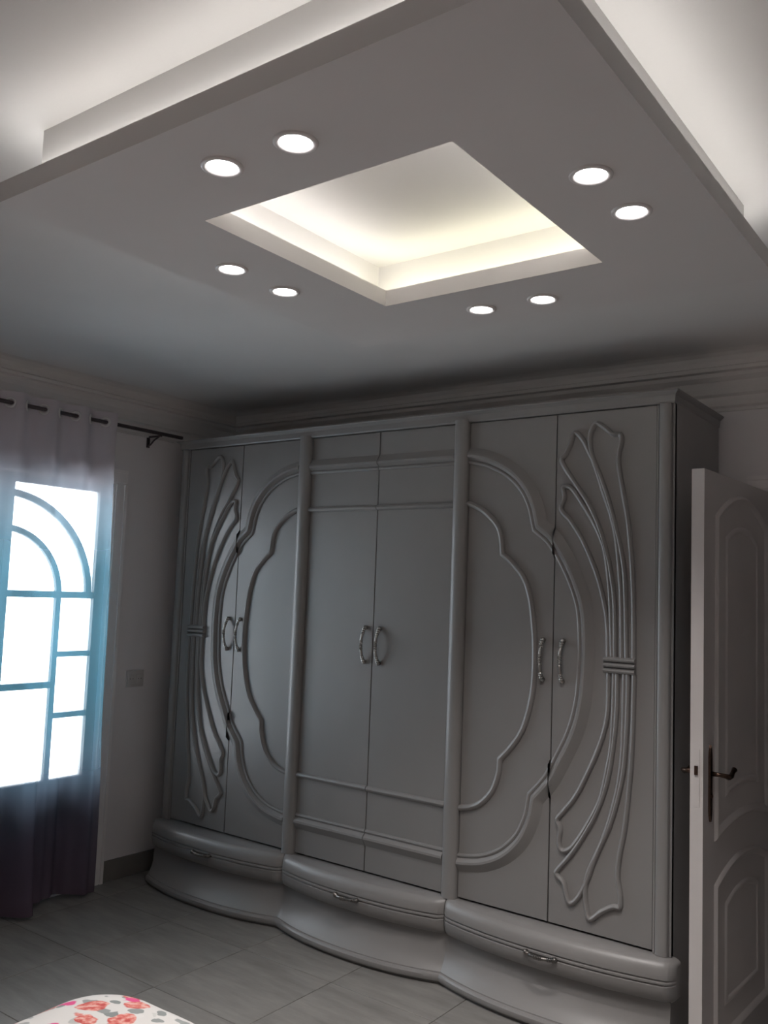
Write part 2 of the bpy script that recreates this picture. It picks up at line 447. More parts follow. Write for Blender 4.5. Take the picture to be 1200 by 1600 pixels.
# crown mouldings
cp = [(0, -0.235), (0.012, -0.235), (0.014, -0.222), (0.026, -0.214), (0.030, -0.195), (0.030, -0.175), (0.046, -0.165), (0.052, -0.14),
      (0.064, -0.115), (0.085, -0.098), (0.090, -0.082), (0.112, -0.078), (0.114, -0.062), (0.100, -0.056), (0.104, -0.036), (0.118, -0.018), (0.14, -0.006), (0.165, 0), (0, 0)]
struct(mesh_obj('trim_1', *prism([(YB-d, ZC+z) for d, z in cp], 'x', XL, XR), M['crown']))
struct(mesh_obj('trim_2', *prism([(XL+d, ZC+z) for d, z in cp], 'y', YF, YB), M['crown']))
struct(mesh_obj('trim_3', *prism([(XR-d, ZC+z) for d, z in cp], 'y', YF, YB), M['crown']))
struct(mesh_obj('trim_4', *prism([(YF+d, ZC+z) for d, z in cp], 'x', XL, XR), M['crown']))
# tiled skirting
struct(box('baseboard_left', XL, XL+0.012, -0.235, YB, 0.0, 0.112, M['skirt'], bev=0.002))
struct(box('baseboard_back', XL+0.012, 2.938, YB-0.012, YB, 0.0, 0.112, M['skirt'], bev=0.002))
struct(box('baseboard_left', XL, XL+0.012, YF, -1.60, 0.0, 0.112, M['skirt'], bev=0.002))
struct(box('baseboard_back', 3.915, XR, YB-0.012, YB, 0.0, 0.112, M['skirt'], bev=0.002))
struct(box('baseboard_right', XR-0.012, XR, YF, YB-0.012, 0.0, 0.112, M['skirt'], bev=0.002))
struct(box('baseboard_front', XL+0.012, XR-0.012, YF, YF+0.012, 0.0, 0.112, M['skirt'], bev=0.002))

# ------------------------------------------------------------------ balcony window: two arched leaves
win = bpy.data.objects.new('window_1', None); C.objects.link(win); win.location = (XL, -0.91, 0); struct(win)
def wpart(name, v, f, mat, **k): return mesh_obj(name, v, f, mat, win, **k)
# casing on the room side
def casing_u(name, parent, a0, a1, ztop, wd, axis, base, out_):
    """U-shaped casing built of stepped boards: two legs and a head"""
    for (p0, p1, q0, q1) in ((a0-wd, a0, 0, ztop), (a1, a1+wd, 0, ztop), (a0-wd, a1+wd, ztop, ztop+wd)):
        gs = []
        for ins, th in ((0, 0.012), (0.010, 0.018), (0.024, 0.012)):
            pass
        leg = q1 == ztop
        if leg:
            outer = p0 if p1 == a0 else p1; s = 1 if p1 == a0 else -1
            strips = [(0, 0.018, 0.020), (0.018, 0.03, 0.013), (0.03, wd-0.012, 0.017), (wd-0.012, wd, 0.010)]
            for s0, s1, th in strips:
                x0, x1 = sorted((outer+s*s0, outer+s*s1))
                gs.append(((x0, x1), (q0, q1), th))
        else:
            strips = [(0, 0.018, 0.020), (0.018, 0.03, 0.013), (0.03, wd-0.012, 0.017), (wd-0.012, wd, 0.010)]
            for s0, s1, th in strips:
                gs.append(((p0, p1), (q1-s1, q1-s0), th))
        geo = []
        for (x0, x1), (z0, z1), th in gs:
            if axis == 'y': geo.append(box_geo(*sorted((base, base+out_*th)), x0, x1, z0, z1))
            else: geo.append(box_geo(x0, x1, *sorted((base, base+out_*th)), z0, z1))
        v, f = join(*geo)
        mesh_obj(name, v, f, M['casing'], parent)
wpart('leak_stop_sill', *box_geo(-0.385, XL+0.004, OY0, OY1, -0.02, 0.007), M['casing'])  # added threshold, blocks the daylight leaking under the leaves
casing_u('casing', win, -1.502, -0.320, 2.160, 0.083, 'y', XL, 1)
GXA, GXB = -0.285, -0.245      # leaf thickness
CY = -0.91
def leaf(sg):
    Y = lambda d: CY + sg*d      # distance from the meeting line
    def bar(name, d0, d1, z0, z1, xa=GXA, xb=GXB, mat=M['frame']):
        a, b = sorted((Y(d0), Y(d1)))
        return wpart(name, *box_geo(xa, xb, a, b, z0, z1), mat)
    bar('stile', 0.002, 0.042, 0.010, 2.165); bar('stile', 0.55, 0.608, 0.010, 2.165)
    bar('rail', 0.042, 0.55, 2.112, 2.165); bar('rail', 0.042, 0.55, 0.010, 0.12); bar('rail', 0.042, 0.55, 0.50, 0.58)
    bar('lower_panel', 0.042, 0.55, 0.12, 0.50, GXA+0.012, GXB-0.012)
    bar('raised_field', 0.09, 0.50, 0.17, 0.45, GXB-0.012, GXB-0.002)
    xa, xb = GXA+0.006, GXB-0.004
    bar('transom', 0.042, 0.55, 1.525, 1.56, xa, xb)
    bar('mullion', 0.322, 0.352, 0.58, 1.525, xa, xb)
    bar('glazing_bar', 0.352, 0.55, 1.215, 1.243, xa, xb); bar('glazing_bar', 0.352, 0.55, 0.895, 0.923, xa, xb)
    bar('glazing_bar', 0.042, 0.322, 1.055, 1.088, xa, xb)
    def arc(R0, R1, d0, d1):
        """points of a ring quarter from the meeting stile to the transom"""
        t0 = math.acos(min(1, d0/R1)); pts = []
        for R, rev in ((R1, False), (R0, True)):
            a0 = math.acos(min(1.0, d0/R)); a1 = math.asin(0.02/R)
            q = [(R*math.cos(a0+(a1-a0)*k/20), 1.54+R*math.sin(a0+(a1-a0)*k/20)) for k in range(21)]
            pts += q[::-1] if rev else q
        return [(Y(d), z) for d, z in pts]
    wpart('arched_bar', *prism(arc(0.322, 0.352, 0.042, 0), 'x', xa, xb), M['frame'])
    wpart('arched_bar', *prism(arc(0.500, 0.535, 0.042, 0), 'x', xa, xb), M['frame'])
    gx0, gx1 = -0.267, -0.263
    for d0, d1, z0, z1 in ((0.352, 0.55, 1.243, 1.525), (0.352, 0.55, 0.923, 1.215), (0.352, 0.55, 0.58, 0.895), (0.042, 0.322, 1.088, 1.525), (0.042, 0.322, 0.58, 1.055)):
        bar('pane', d0, d1, z0, z1, gx0, gx1, M['glass'])
    wpart('pane', *prism(arc(0.352, 0.500, 0.042, 0), 'x', gx0, gx1), M['glass'])
    a0 = math.acos(0.042/0.322); q = [(0.322*math.cos(a0*k/16), 1.56+0.302*math.sin(a0*k/16)) for k in range(17)]
    wpart('pane', *prism([(Y(0.042), 1.56)] + [(Y(d), z) for d, z in q], 'x', gx0, gx1), M['glass'])
    a0 = math.acos(0.042/0.535); a1 = math.asin(0.02/0.535)
    q = [(0.535*math.cos(a1+(a0-a1)*k/20), 1.54+0.535*math.sin(a1+(a0-a1)*k/20)) for k in range(21)]
    wpart('pane', *prism([(Y(d), z) for d, z in q] + [(Y(0.042), 2.112), (Y(0.55), 2.112), (Y(0.55), 1.56)], 'x', gx0, gx1), M['glass'])
leaf(1); leaf(-1)

# ------------------------------------------------------------------ open room door in the doorway
dr = bpy.data.objects.new('door_1', None); C.objects.link(dr); struct(dr)
F0 = Vector((3.004, -0.243, 0)); ang = math.radians(2.8)
DD = Vector((math.sin(ang), math.cos(ang), 0)); DN = Vector((math.cos(ang), -math.sin(ang), 0))
LW, LH, LT = 0.815, 2.087, 0.044
dr.location = F0 + DD*LW
def dw(u, t, z): return F0 + DD*u + DN*t + Vector((0, 0, z))
def dpart(name, pts, faces, mat, parent=dr, smooth=False):
    return mesh_obj(name, [dw(*p) for p in pts], faces, mat, parent, smooth=smooth, angle=40 if smooth else None)
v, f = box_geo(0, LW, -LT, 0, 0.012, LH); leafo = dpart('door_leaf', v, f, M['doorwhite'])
def dpath(pts2, prof, side):
    """sweep a moulding on a face of the leaf; pts2 (u, z) closed path"""
    V, F = [], []; n = len(pts2); k = len(prof)
    for i in range(n):
        a, b, c = Vector(pts2[i-1]), Vector(pts2[i]), Vector(pts2[(i+1) % n])
        d1, d2 = (b-a).normalized(), (c-b).normalized(); t = (d1+d2).normalized()
        mi = 1/max(0.5, t.dot(d2)); nx, nz = -t.y*mi, t.x*mi
        for o, h in prof:
            V.append((b.x+nx*o, h if side > 0 else -LT-h, b.y+nz*o))
    for i in range(n):
        for j in range(k-1):
            F.append((i*k+j, i*k+j+1, ((i+1) % n)*k+j+1, ((i+1) % n)*k+j))
    return V, F
def arched(u0, u1, z0, z1, top, bot):
    P = []
    for i in range(13):
        s = i/12; P.append((u0+(u1-u0)*s, z0+bot*(1-(2*s-1)**2)))
    for i in range(13):
        s = 1-i/12; P.append((u0+(u1-u0)*s, z1+top*(1-(2*s-1)**2)))
    return P
mould = [(-0.016, -0.001), (-0.013, 0.006), (-0.005, 0.011), (0.004, 0.009), (0.010, 0.004), (0.018, -0.001)]
field = [(-0.016, -0.001), (-0.008, 0.004), (0.0, 0.0055), (0.006, 0.004), (0.012, -0.001)]
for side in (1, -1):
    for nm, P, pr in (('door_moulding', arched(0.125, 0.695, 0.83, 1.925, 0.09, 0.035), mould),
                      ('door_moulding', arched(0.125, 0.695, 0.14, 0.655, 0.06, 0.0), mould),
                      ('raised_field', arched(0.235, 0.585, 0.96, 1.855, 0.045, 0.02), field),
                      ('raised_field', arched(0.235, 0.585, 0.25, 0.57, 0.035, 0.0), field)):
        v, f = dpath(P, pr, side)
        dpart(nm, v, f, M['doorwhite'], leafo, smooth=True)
# handle sets
for side in (1, -1):
    t0 = 0 if side > 0 else -LT
    geo = []
    prof = [(0.0, 0.884), (0.006, 0.893), (0.010, 0.905), (0.013, 0.925), (0.013, 1.10), (0.010, 1.12), (0.006, 1.132), (0.0, 1.141), (-0.006, 1.132), (-0.010, 1.12), (-0.013, 1.10), (-0.013, 0.925), (-0.010, 0.905), (-0.006, 0.893)]
    n = len(prof)
    V = [(0.062+a, t0, z) for a, z in prof] + [(0.062+a*0.8, t0+side*0.007, 1.0125+(z-1.0125)*0.985) for a, z in prof]
    F = [tuple(range(n))[::-1], tuple(range(n, 2*n))] + [(i, (i+1) % n, n+(i+1) % n, n+i) for i in range(n)]
    hp = dpart('handle_plate', V, F, M['bronze'])
    path = [(0.062, t0+side*0.005, 1.045), (0.062, t0+side*0.035, 1.045), (0.070, t0+side*0.050, 1.043), (0.095, t0+side*0.054, 1.036), (0.125, t0+side*0.053, 1.036), (0.15, t0+side*0.05, 1.046), (0.165, t0+side*0.05, 1.052)]
    v, f = tube([dw(*p) for p in path], [0.009, 0.007, 0.008, 0.010, 0.009, 0.0075, 0.010], 10)
    mesh_obj('lever', v, f, M['bronze'], hp, smooth=True)
    v, f = ring_geo(dw(0.062, t0+side*0.008, 0.97), DN, 0.006, 0.0025, 12, 6)
    mesh_obj('keyhole_rim', v, f, M['bronze'], hp, smooth=True)
v, f = box_geo(-0.0015, 0.002, -0.033, -0.012, 0.94, 1.13); dpart('lock_faceplate', v, f, M['doorwhite'])
v, f = box_geo(-0.006, 0.002, -0.028, -0.017, 1.045, 1.075); dpart('latch_bolt', v, f, M['bronze'])
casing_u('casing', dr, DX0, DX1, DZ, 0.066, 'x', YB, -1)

# ------------------------------------------------------------------ wardrobe
W = 2.82
ZB, ZT = 0.344, 2.383
D12, PL, PWD, PO = 0.4908, 0.9102, 0.072, 0.0682
wd = thing('wardrobe', 'wide grey lacquered six-door wardrobe with carved mouldings and three bowed drawers', 'wardrobe', (W/2, 0.28, 0))
WM = M['wardrobe']
def wmesh(name, v, f, parent=None, smooth=True, angle=35, mat=None, loc=None):
    return mesh_obj(name, v, f, mat or WM, parent or wd, smooth=smooth, angle=angle, loc=loc)
def mirror(geo):
    v, f = geo
    return [(W-x, y, z) for x, y, z in v], [tuple(q[::-1]) for q in f]
# carcass
v, f = join(box_geo(0.0, 0.02, 0.004, 0.565, 0.0, ZT), box_geo(W-0.02, W, 0.004, 0.565, 0.0, ZT), box_geo(0.02, W-0.02, 0.545, 0.565, 0.0, ZT),
            box_geo(0.02, W-0.02, 0.03, 0.545, 0.19, 0.21), box_geo(0.02, W-0.02, 0.03, 0.545, ZT-0.02, ZT))
box('gap_shade_block', 0.02, W-0.02, 0.026, 0.545, 0.02, ZT-0.02, M['gap'], wd)  # near-black filler block, puts the shade of the door gaps into colour
wmesh('carcass', v, f, smooth=False)
# cornice: board that leans outward, with right and left returns
def cornice():
    lv = [(0.0, ZT), (0.004, ZT+0.006), (0.006, ZT+0.03), (0.020, ZT+0.043), (0.022, ZT+0.048)]
    V, F = [], []
    for o, z in lv:
        V += [(-o, 0.57, z), (-o, -0.012-o, z), (W+o, -0.012-o, z), (W+o, 0.57, z)]
    for i in range(len(lv)-1):
        for k in range(4):
            F.append((4*i+k, 4*i+(k+1) % 4, 4*i+4+(k+1) % 4, 4*i+4+k))
    F.append((0, 1, 2, 3)); F.append(tuple(range(4*len(lv)-4, 4*len(lv))))
    return V, F
wmesh('cornice', *cornice(), smooth=False)
# end posts and pilasters: rounded columns
def column(x0, x1, prof, z0, z1):
    poly = [(x0+(x1-x0)*s, -h) for s, h in prof]
    return prism(poly, 'z', z0, z1)
round_p = [(0, -0.02), (0, 0.006)] + [(0.5-0.5*math.cos(PI*i/12), 0.006+0.026*math.sin(PI*i/12)**0.8) for i in range(1, 12)] + [(1, 0.006), (1, -0.02)]
post_p = [(0, -0.02), (0, 0.004), (0.10, 0.004), (0.12, 0.0), (0.15, 0.006)] + [(0.15+0.7*(0.5-0.5*math.cos(PI*i/10)), 0.006+0.014*math.sin(PI*i/10)**0.8) for i in range(1, 10)] + [(0.85, 0.006), (0.88, 0.0), (0.92, 0.003), (1, 0.0), (1, -0.02)]
wmesh('pilaster', *column(PL, PL+PWD, round_p, ZB-0.006, ZT+0.012)); wmesh('pilaster', *column(W-PL-PWD, W-PL, round_p, ZB-0.006, ZT+0.012))
pg = column(W-PO, W, post_p, ZB-0.004, ZT)
wmesh('end_post', *pg); wmesh('end_post', *mirror(pg))

# carved lines of the doors right of the middle, as (x, z) on the door plane
INNER = [(1.908, 2.020), (1.935, 2.014), (1.989, 1.987), (2.048, 1.936), (2.077, 1.886), (2.089, 1.8), (2.136, 1.763), (2.192, 1.7), (2.225, 1.613), (2.241, 1.511), (2.249, 1.42), (2.249, 1.30), (2.238, 1.202), (2.205, 1.085), (2.154, 1.005), (2.1, 0.945), (2.095, 0.887), (2.068, 0.813), (2.018, 0.756), (1.967, 0.728), (1.908, 0.715)]
OUTER = [(1.908, 2.238), (1.95, 2.232), (2.02, 2.214), (2.116, 2.165), (2.191, 2.096), (2.237, 2.013), (2.262, 1.92), (2.324, 1.868), (2.389, 1.774), (2.441, 1.667), (2.468, 1.576), (2.478, 1.448), (2.475, 1.32), (2.465, 1.208), (2.433, 1.087), (2.378, 0.971), (2.333, 0.888), (2.268, 0.81), (2.25, 0.722), (2.204, 0.629), (2.127, 0.554), (2.037, 0.509), (1.95, 0.49), (1.908, 0.486)]
PET = [
 [(2.566, 1.40), (2.561, 1.528), (2.539, 1.639), (2.505, 1.744), (2.454, 1.851), (2.403, 1.93), (2.356, 1.982), (2.369, 2.033), (2.364, 2.075), (2.4, 2.069), (2.452, 1.999), (2.502, 1.92), (2.54, 1.836), (2.56, 1.737), (2.573, 1.603), (2.582, 1.40)],
 [(2.594, 1.40), (2.589, 1.603), (2.574, 1.715), (2.556, 1.798), (2.519, 1.912), (2.468, 2.014), (2.417, 2.086), (2.356, 2.18), (2.372, 2.211), (2.392, 2.254), (2.41, 2.298), (2.443, 2.27), (2.473, 2.216), (2.502, 2.152), (2.537, 2.05), (2.57, 1.957), (2.595, 1.851), (2.609, 1.716), (2.617, 1.604), (2.621, 1.40)],
 [(2.64, 1.40), (2.631, 1.679), (2.615, 1.806), (2.59, 1.904), (2.557, 2.019), (2.519, 2.12), (2.488, 2.192), (2.476, 2.255), (2.483, 2.302), (2.505, 2.329), (2.538, 2.309), (2.573, 2.279), (2.603, 2.276), (2.609, 2.246), (2.598, 2.193), (2.601, 2.139), (2.618, 2.047), (2.638, 1.941), (2.651, 1.828), (2.66, 1.717), (2.666, 1.57), (2.668, 1.40)],
 [(2.569, 1.34), (2.568, 1.194), (2.548, 1.093), (2.505, 0.981), (2.444, 0.856), (2.391, 0.785), (2.364, 0.747), (2.378, 0.712), (2.373, 0.661), (2.387, 0.633), (2.414, 0.64), (2.443, 0.671), (2.491, 0.749), (2.543, 0.855), (2.569, 0.973), (2.585, 1.073), (2.591, 1.238), (2.592, 1.34)],
 [(2.604, 1.34), (2.603, 1.198), (2.593, 1.074), (2.569, 0.925), (2.528, 0.804), (2.476, 0.705), (2.422, 0.621), (2.37, 0.555), (2.368, 0.535), (2.397, 0.51), (2.41, 0.464), (2.427, 0.441), (2.454, 0.464), (2.486, 0.521), (2.52, 0.617), (2.562, 0.722), (2.595, 0.832), (2.619, 0.948), (2.63, 1.079), (2.633, 1.34)],
 [(2.647, 1.34), (2.646, 1.203), (2.636, 0.999), (2.612, 0.867), (2.579, 0.757), (2.537, 0.66), (2.499, 0.572), (2.487, 0.513), (2.491, 0.45), (2.508, 0.4), (2.551, 0.436), (2.6, 0.467), (2.626, 0.472), (2.627, 0.52), (2.616, 0.581), (2.623, 0.662), (2.641, 0.76), (2.653, 0.874), (2.663, 1.003), (2.669, 1.165), (2.671, 1.34)]]
P_IN = half_round(0.013, 0.016)
P_OUT = [(-0.042, -0.001), (-0.039, 0.007), (-0.033, 0.009), (-0.027, 0.007), (-0.024, 0.004), (-0.018, 0.013), (-0.010, 0.021), (-0.001, 0.022), (0.008, 0.017), (0.015, 0.011), (0.024, 0.006), (0.034, -0.001)]
P_PET = half_round(0.0105, 0.015)
inner = smooth_path(INNER, (5, 15)); outer = smooth_path(OUTER, (6, 17))
D56 = W-D12
g = 0.0021
def clip_runs(path, keep):
    runs, cur = [], []
    for i, p in enumerate(path):
        if keep(p[0]): cur.append(p)
        else:
            if len(cur) > 1: runs.append(cur)
            cur = []
    if len(cur) > 1: runs.append(cur)
    return runs
def clampx(geo, lo, hi):
    v, f = geo
    return [(min(max(x, lo), hi), y, z) for x, y, z in v], f

def handle_geo(cx, cz, L=0.160, bow=0.026, horizontal=False, ybase=0.0):
    path, rad = [], []
    N = 90
    for i in range(N+1):
        s = -1+2*i/N
        y = -(0.010 + bow*(1-s*s))
        zz = s*L/2
        foot = abs(s)
        path.append((zz, y))
        seg = abs(((abs(s)*1.0) % 1.0))
        ridged = seg > 0.62 or seg < 0.26
        rad.append(0.0074 + (0.0020*math.cos(i*2*PI/5.0) if ridged else -0.0006) + 0.0012*(foot > 0.86))
    path = [(path[0][0], 0.004)] + path + [(path[-1][0], 0.004)]
    rad = [0.0092] + rad + [0.0092]
    if horizontal: P3 = [(cx+a, ybase+y, cz) for a, y in path]
    else: P3 = [(cx, ybase+y, cz+a) for a, y in path]
    return tube(P3, rad, 10)

def door(x0, x1):
    d = box('door', x0+g, x1-g, 0.0, 0.020, ZB+0.003, ZT-0.003, WM, wd, bev=0.0014, seg=1)
    return d
def add(name, geo, parent, mir, **k):
    if mir: geo = mirror(geo)
    return wmesh(name, *geo, parent=parent, **k)
HZ = 1.370
for mir in (False, True):
    X = (lambda a, b: (W-b, W-a)) if mir else (lambda a, b: (a, b))
    # wing door beside the pilaster
    d5 = door(*X(W-PL, D56))
    add('inner_moulding', sweep(inner, P_IN), d5, mir)
    for r in clip_runs(outer, lambda x: x < D56+0.045):
        add('outer_moulding', clampx(sweep(r, P_OUT), W-PL, D56-g), d5, mir)
    add('pull_handle', handle_geo(D56-0.042, HZ), d5, mir, mat=M['chrome'], angle=60)
    # outermost door with the tied bundle of petals
    d6 = door(*X(D56, W-PO))
    for r in clip_runs(outer, lambda x: x > D56-0.045):
        add('outer_moulding', clampx(sweep(r, P_OUT), D56+g, W), d6, mir)
    for p in PET:
        pp = p if p[0][1] > 1.37 else p[::-1]
        add('carved_petal', sweep(smooth_path(pp, per=5), P_PET), d6, mir)
    for k in range(3):
        z = 1.349+0.0215*k
        add('tie_band', sweep([(2.552, z), (2.558, z), (2.672, z), (2.678, z)], half_round(0.0112, 0.024)), d6, mir)
    add('pull_handle', handle_geo(D56+0.046, HZ), d6, mir, mat=M['chrome'], angle=60)
    # middle door with four horizontal mouldings
    d4 = door(*X(W/2, W-PL-PWD))
    xa, xb = W/2+g, W-PL-PWD-0.001
    for z, pr in ((2.238, P_OUT), (2.018, P_IN), (0.716, P_IN), (0.492, [(-o, h) for o, h in P_OUT][::-1])):
        add('rail_moulding', sweep([(xa, z), (xb, z)], pr), d4, mir)
    add('pull_handle', handle_geo(W/2+0.042, HZ), d4, mir, mat=M['chrome'], angle=60)

# bowed drawers and scalloped plinth
JX = [-0.025, PL+PWD/2, W-PL-PWD/2, W+0.04-0.0]
JX[0] = -0.028; JX[3] = W+0.030
def scallop(x):
    for a, b in zip(JX[:-1], JX[1:]):
        if x <= b+1e-9:
            s = (x-(a+b)/2)/((b-a)/2)
            return max(0.0, 1-abs(s)**2.3)
    return 0.0
def bowed(x0, x1, prof, N=40, endr=0.0, soft=(0, 0)):
    """prof: (outward, share of the bow, z)"""
    V, F = [], []; n = len(prof)
    xs = [x0+(x1-x0)*i/N for i in range(N+1)]
    for e_, on in ((x0, soft[0]), (x1, -soft[1])):
        if on: xs += [e_+on*t for t in (0.02, 0.06, 0.13, 0.22, 0.34, 0.5, 0.7)]
    xs = sorted(set(xs)); N = len(xs)-1
    for x in xs:
        b = scallop(x)
        edge = min(x-x0, x1-x); k = 1.0
        rr = 1.0 if endr == 0 or edge >= endr else math.sqrt(max(0.0, 1-(1-edge/endr)**2))
        p_ = 1.0                                   # pillow-rounded free ends
        for on, d_ in zip(soft, (x-x0, x1-x)):
            if on and d_ < on: p_ = min(p_, math.sqrt(max(0.0, 1-(1-d_/on)**2)))
        for o, s, z in prof:
            oo = o if o < 0.02 else o*(0.72+0.28*rr)*(0.30+0.70*p_)
            V.append((x, -(oo + s*b), z if p_ == 1 else 0.264+(z-0.264)*(0.72+0.28*p_)))
    for i in range(N):
        for k in range(n-1):
            F.append((i*n+k, i*n+k+1, (i+1)*n+k+1, (i+1)*n+k))
        F.append((i*n+n-1, i*n, (i+1)*n, (i+1)*n+n-1))
    F.append(tuple(range(n))); F.append(tuple(range(N*n, (N+1)*n))[::-1])
    return V, F
DB = 0.062
dprof = [(-0.024, 0, 0.338), (0.012, 0, 0.339), (0.030, DB, 0.338), (0.040, DB, 0.333), (0.050, DB, 0.322), (0.056, DB, 0.308), (0.059, DB, 0.290), (0.059, DB, 0.279),
         (0.053, DB, 0.276), (0.053, DB, 0.273), (0.060, DB, 0.270), (0.060, DB, 0.264), (0.053, DB, 0.261), (0.053, DB, 0.258), (0.060, DB, 0.255),
         (0.059, DB, 0.242), (0.055, DB, 0.226), (0.047, DB, 0.210), (0.036, DB, 0.199), (0.020, DB, 0.192), (-0.024, 0, 0.190)]
for a, b in zip(JX[:-1], JX[1:]):
    d = wmesh('drawer', *bowed(a+0.0015, b-0.0015, dprof, 48, 0.03, (0.04*(a < 0), 0.04*(b > W))), angle=28)
    cx = (a+b)/2
    wmesh('pull_handle', *handle_geo(cx, 0.262, 0.12, 0.018, True, -0.121), parent=d, angle=60, mat=M['pewter'])
PB = 0.080
pprof = [(-0.02, 0, 0.189), (0.012, DB*0.9, 0.189), (0.013, DB*0.92, 0.165), (0.017, DB*0.98, 0.135), (0.025, DB*1.05, 0.105), (0.037, PB*0.9, 0.078), (0.050, PB*0.97, 0.060), (0.058, PB, 0.050),
         (0.0585, PB, 0.046), (0.067, PB, 0.044), (0.073, PB, 0.036), (0.074, PB, 0.026), (0.071, PB, 0.016), (0.066, PB, 0.013), (0.056, PB, 0.012), (0.054, PB, 0.0), (-0.02, 0, 0.0)]
wmesh('plinth', *bowed(JX[0]-0.004, W+0.006, pprof, 150, 0.02), angle=30)

# ------------------------------------------------------------------ curtain, rod
RX, RZ = -0.085, 2.472
rod = thing('curtain_rod', 'dark metal curtain rod on bracket above balcony window', 'curtain rod', (RX, -0.7, RZ))
mesh_obj('pole', *tube([(RX, -1.75, RZ), (RX, 0.055, RZ)], 0.0105, 14), M['rod'], rod, smooth=True, angle=40)
for by in (-0.105, -1.65):
    v, f = join(box_geo(XL, XL+0.006, by-0.010, by+0.010, RZ-0.075, RZ+0.03), box_geo(XL+0.006, RX+0.012, by-0.006, by+0.006, RZ-0.019, RZ-0.010))
    v, f = join((v, f), tube([(XL+0.004, by, RZ-0.068), (XL+0.03, by, RZ-0.055), (XL+0.055, by, RZ-0.035), (RX-0.005, by, RZ-0.016)], 0.005, 8))
    mesh_obj('bracket', v, f, M['rod'], rod)
ct = thing('curtain', 'sheer eyelet curtain fading from white through blue to dark plum', 'curtain', (RX, -0.7, 0))
PER = 0.182
def cur_x(y, z):
    t = max(0.0, min(1.0, z/2.5))
    a = 2*PI*(y+0.475)/PER
    top = 0.026*math.sin(a)
    low = 0.030*math.sin(a*0.5+0.6) + 0.016*math.sin(a*1.0+1.1) + 0.008*math.sin(a*2.3)
    k = max(0.0, min(1.0, (2.35-z)/1.6)); k = k*k*(3-2*k)
    bulge = 0.09*math.exp(-((y+0.80)/0.045)**2)*max(0, 1-z/0.9)**1.2
    return RX + (1-k)*top + k*(low+0.012) + bulge
V, F = [], []
NY, NZ = 220, 60
for j in range(NZ+1):
    z = 2.528 - (2.528-0.012)*j/NZ
    e1 = -0.412 + 0.045*max(0.0, 1-z/2.5)**1.3 + 0.006*math.sin(z*5)
    for i in range(NY+1):
        s = i/NY
        y = -1.50 + (e1+1.50)*s
        hem = 0.03*(s > 0.0)*(0.5+0.5*math.sin(y*9+1.0))*(1-z/2.5)
        V.append((cur_x(y, z), y, z + hem*max(0, 1-z/0.4)))
for j in range(NZ):
    for i in range(NY):
        F.append((j*(NY+1)+i, j*(NY+1)+i+1, (j+1)*(NY+1)+i+1, (j+1)*(NY+1)+i))
mesh_obj('sheer_fabric', V, F, M['curtain'], ct, smooth=True)
y = -0.475
k = 0
while y > -1.48:
    sl = 0.026*2*PI/PER*(1 if k % 2 == 0 else -1)
    nrm = Vector((1, -sl, 0))
    v, f = ring_geo((RX, y, RZ), nrm, 0.022, 0.0065, 24, 8)
    mesh_obj('eyelet', v, f, M['grommet'], ct, smooth=True)
    y -= PER/2; k += 1

# ------------------------------------------------------------------ socket
so = thing('wall_socket', 'pale double wall socket between curtain and wardrobe', 'socket', (XL, -0.097, 1.038))
box('faceplate', XL, XL+0.010, -0.156, -0.039, 1.038, 1.130, M['plastic'], so, bev=0.003)
for cy in (-0.125, -0.07):
    box('socket_module', XL+0.0095, XL+0.0135, cy-0.021, cy+0.021, 1.058, 1.110, M['plastic'], so, bev=0.002)
    for s in (-1, 1):
        v, f = tube([(XL+0.012, cy+s*0.009, 1.084), (XL+0.0142, cy+s*0.009, 1.084)], 0.0028, 10)
        mesh_obj('contact_hole', v, f, M['hole'], so)

# ------------------------------------------------------------------ downlights
def downlight(x, y, label):
    t = thing('downlight', label, 'downlight', (x, y, PZ0), 'recessed downlights in the dropped ceiling panel')
    prof = [(0.046, 0.0), (0.0455, -0.003), (0.042, -0.005), (0.036, -0.004), (0.033, -0.001)]
    V, F = [], []; n = 28; k = len(prof)
    for i in range(n):
        th = 2*PI*i/n
        for r, z in prof: V.append((x+r*math.cos(th), y+r*math.sin(th), PZ0+z))
    for i in range(n):
        for j in range(k-1): F.append((i*k+j, i*k+j+1, ((i+1) % n)*k+j+1, ((i+1) % n)*k+j))
    mesh_obj('trim_ring', V, F, M['trim'], t, smooth=True)
    prof = [(0.033, -0.001), (0.029, -0.0035), (0.020, -0.0045), (0.010, -0.005), (0.0, -0.005)]
    V, F = [], []; k = len(prof)
    for i in range(n):
        th = 2*PI*i/n
        for r, z in prof: V.append((x+r*math.cos(th), y+r*math.sin(th), PZ0+z))
    for i in range(n):
        for j in range(k-1): F.append((i*k+j, i*k+j+1, ((i+1) % n)*k+j+1, ((i+1) % n)*k+j))
    mesh_obj('lamp', V, F, M['lamp'], t, smooth=True)
    ld = bpy.data.lights.new('lamp_beam', 'SPOT'); ld.energy = DOWN_W; ld.color = (1.0, 0.95, 0.92)
    ld.spot_size = math.radians(106); ld.spot_blend = 1.0; ld.shadow_soft_size = 0.03
    lo = bpy.data.objects.new('lamp_beam', ld); C.objects.link(lo); lo.parent = t; lo.location = (0, 0, -0.036)
fc = (PZ0-1.6147)/(2.858-1.6147)
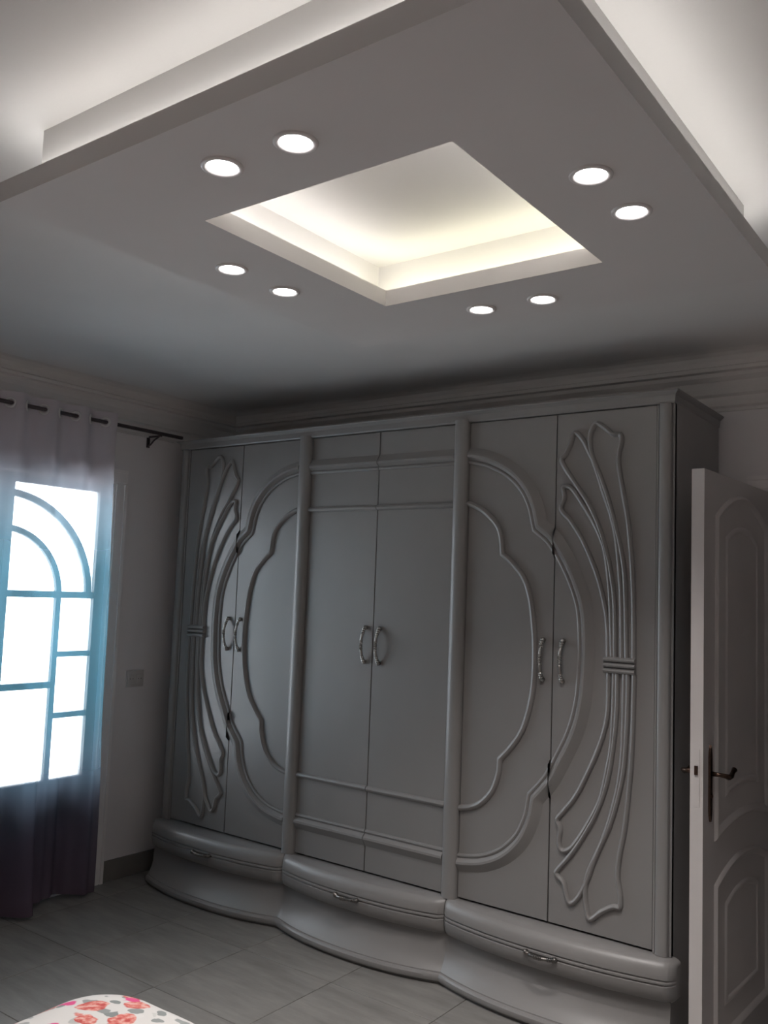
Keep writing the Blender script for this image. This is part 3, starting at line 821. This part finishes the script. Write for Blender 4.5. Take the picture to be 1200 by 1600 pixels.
DL = [(2.007, -1.619, 'lit downlight on panel side away from wardrobe, the one nearer curtained window'),
      (2.290, -1.608, 'lit downlight on panel side away from wardrobe, the one farther from curtained window'),
      (2.900, -0.997, 'lit downlight on panel side towards the open door, the one farther from wardrobe'),
      (2.909, -0.699, 'lit downlight on panel side towards the open door, the one nearer wardrobe'),
      (1.409, -1.008, 'lit downlight on panel side towards curtained window, the one farther from wardrobe'),
      (1.413, -0.708, 'lit downlight on panel side towards curtained window, the one nearer wardrobe'),
      (2.005, -0.097, 'lit downlight on panel side along the wardrobe, the one nearer curtained window'),
      (2.292, -0.085, 'lit downlight on panel side along the wardrobe, the one nearer the open door')]
for x, y, lab in DL:
    downlight(3.9358+(x-3.9358)*fc, -3.3383+(y+3.3383)*fc, lab)

# ------------------------------------------------------------------ bed and bedspread
BX0, BX1, BY0, BY1, BZ = 1.93, 3.50, -3.78, -1.765, 0.585
bed = thing('bed', 'double bed under floral bedspread beside the camera', 'bed', ((BX0+BX1)/2, (BY0+BY1)/2, 0))
bed['label'] = 'low wooden double bed covered by the floral bedspread'
box('bed_base', BX0+0.05, BX1-0.05, BY0+0.01, BY1-0.05, 0.06, 0.28, M['wood'], bed, bev=0.01)
for x in (BX0+0.12, BX1-0.12):
    for y in (BY0+0.12, BY1-0.12):
        mesh_obj('leg', *tube([(x, y, 0), (x, y, 0.07)], [0.022, 0.03], 12), M['wood'], bed)
box('mattress', BX0+0.03, BX1-0.03, BY0+0.01, BY1-0.03, 0.28, BZ-0.03, M['mattress'], bed, bev=0.03, seg=3)
def spread():
    N = 40; V, F = [], []
    rows = []
    # rounded-rectangle outline rings from the middle of the top out and down to the hem
    def outline(ins, R, z, wob):
        pts = []
        x0, x1, y0, y1 = BX0+ins, BX1-ins, BY0+ins*0.2, BY1-ins
        R = max(0.02, R)
        cs = [(x1-R, y1-R, 0), (x0+R, y1-R, PI/2), (x0+R, y0+0.02, PI), (x1-R, y0+0.02, 1.5*PI)]
        for ci, (cx, cy, a0) in enumerate(cs):
            rr = R if ci < 2 else 0.02
            for k in range(16):
                a = a0+PI/2*k/15
                pts.append([cx+rr*math.cos(a), cy+rr*math.sin(a)])
            nx = cs[(ci+1) % 4]; r2 = R if (ci+1) % 4 < 2 else 0.02
            e = [nx[0]+r2*math.cos(nx[2]), nx[1]+r2*math.sin(nx[2])]; s = pts[-1]
            for k in range(1, 24):
                pts.append([s[0]+(e[0]-s[0])*k/24, s[1]+(e[1]-s[1])*k/24])
        out = []
        for i, (x, y) in enumerate(pts):
            w_ = wob*math.sin(i*1.1)*(0.5+0.5*math.sin(i*0.37))
            zz = z + 0.006*math.sin(x*7+y*3) + 0.004*math.sin(x*17-y*11)
            out.append((x + w_*(1 if x > (BX0+BX1)/2 else -1)*0.6, y+w_*0.6*(1 if y > -2.8 else 0), zz if z > 0.45 else z))
        return out
    lv = [(0.70, 0.05, BZ+0.012, 0), (0.40, 0.12, BZ+0.012, 0), (0.20, 0.14, BZ+0.008, 0), (0.10, 0.15, BZ+0.002, 0), (0.05, 0.15, BZ-0.006, 0), (0.022, 0.15, BZ-0.018, 0), (0.006, 0.15, BZ-0.038, 0.002),
          (0.0, 0.15, BZ-0.065, 0.004), (-0.006, 0.15, BZ-0.15, 0.010), (-0.012, 0.15, BZ-0.28, 0.016), (-0.018, 0.15, BZ-0.40, 0.02), (-0.02, 0.15, 0.06, 0.022)]
    for ins, R, z, wob in lv: rows.append(outline(ins, R, z, wob))
    n = len(rows[0])
    for r in rows: V.extend(r)
    for i in range(len(rows)-1):
        for k in range(n): F.append((i*n+k, i*n+(k+1) % n, (i+1)*n+(k+1) % n, (i+1)*n+k))
    F.append(tuple(range(n)))
    return V, F
bs = mesh_obj('bedspread', *spread(), M['floral'], None, smooth=True, angle=60, loc=((BX0+BX1)/2, (BY0+BY1)/2, 0.06))
tag(bs, 'white bedspread printed with red roses and grey leaves, draped over bed corner', 'bedspread')
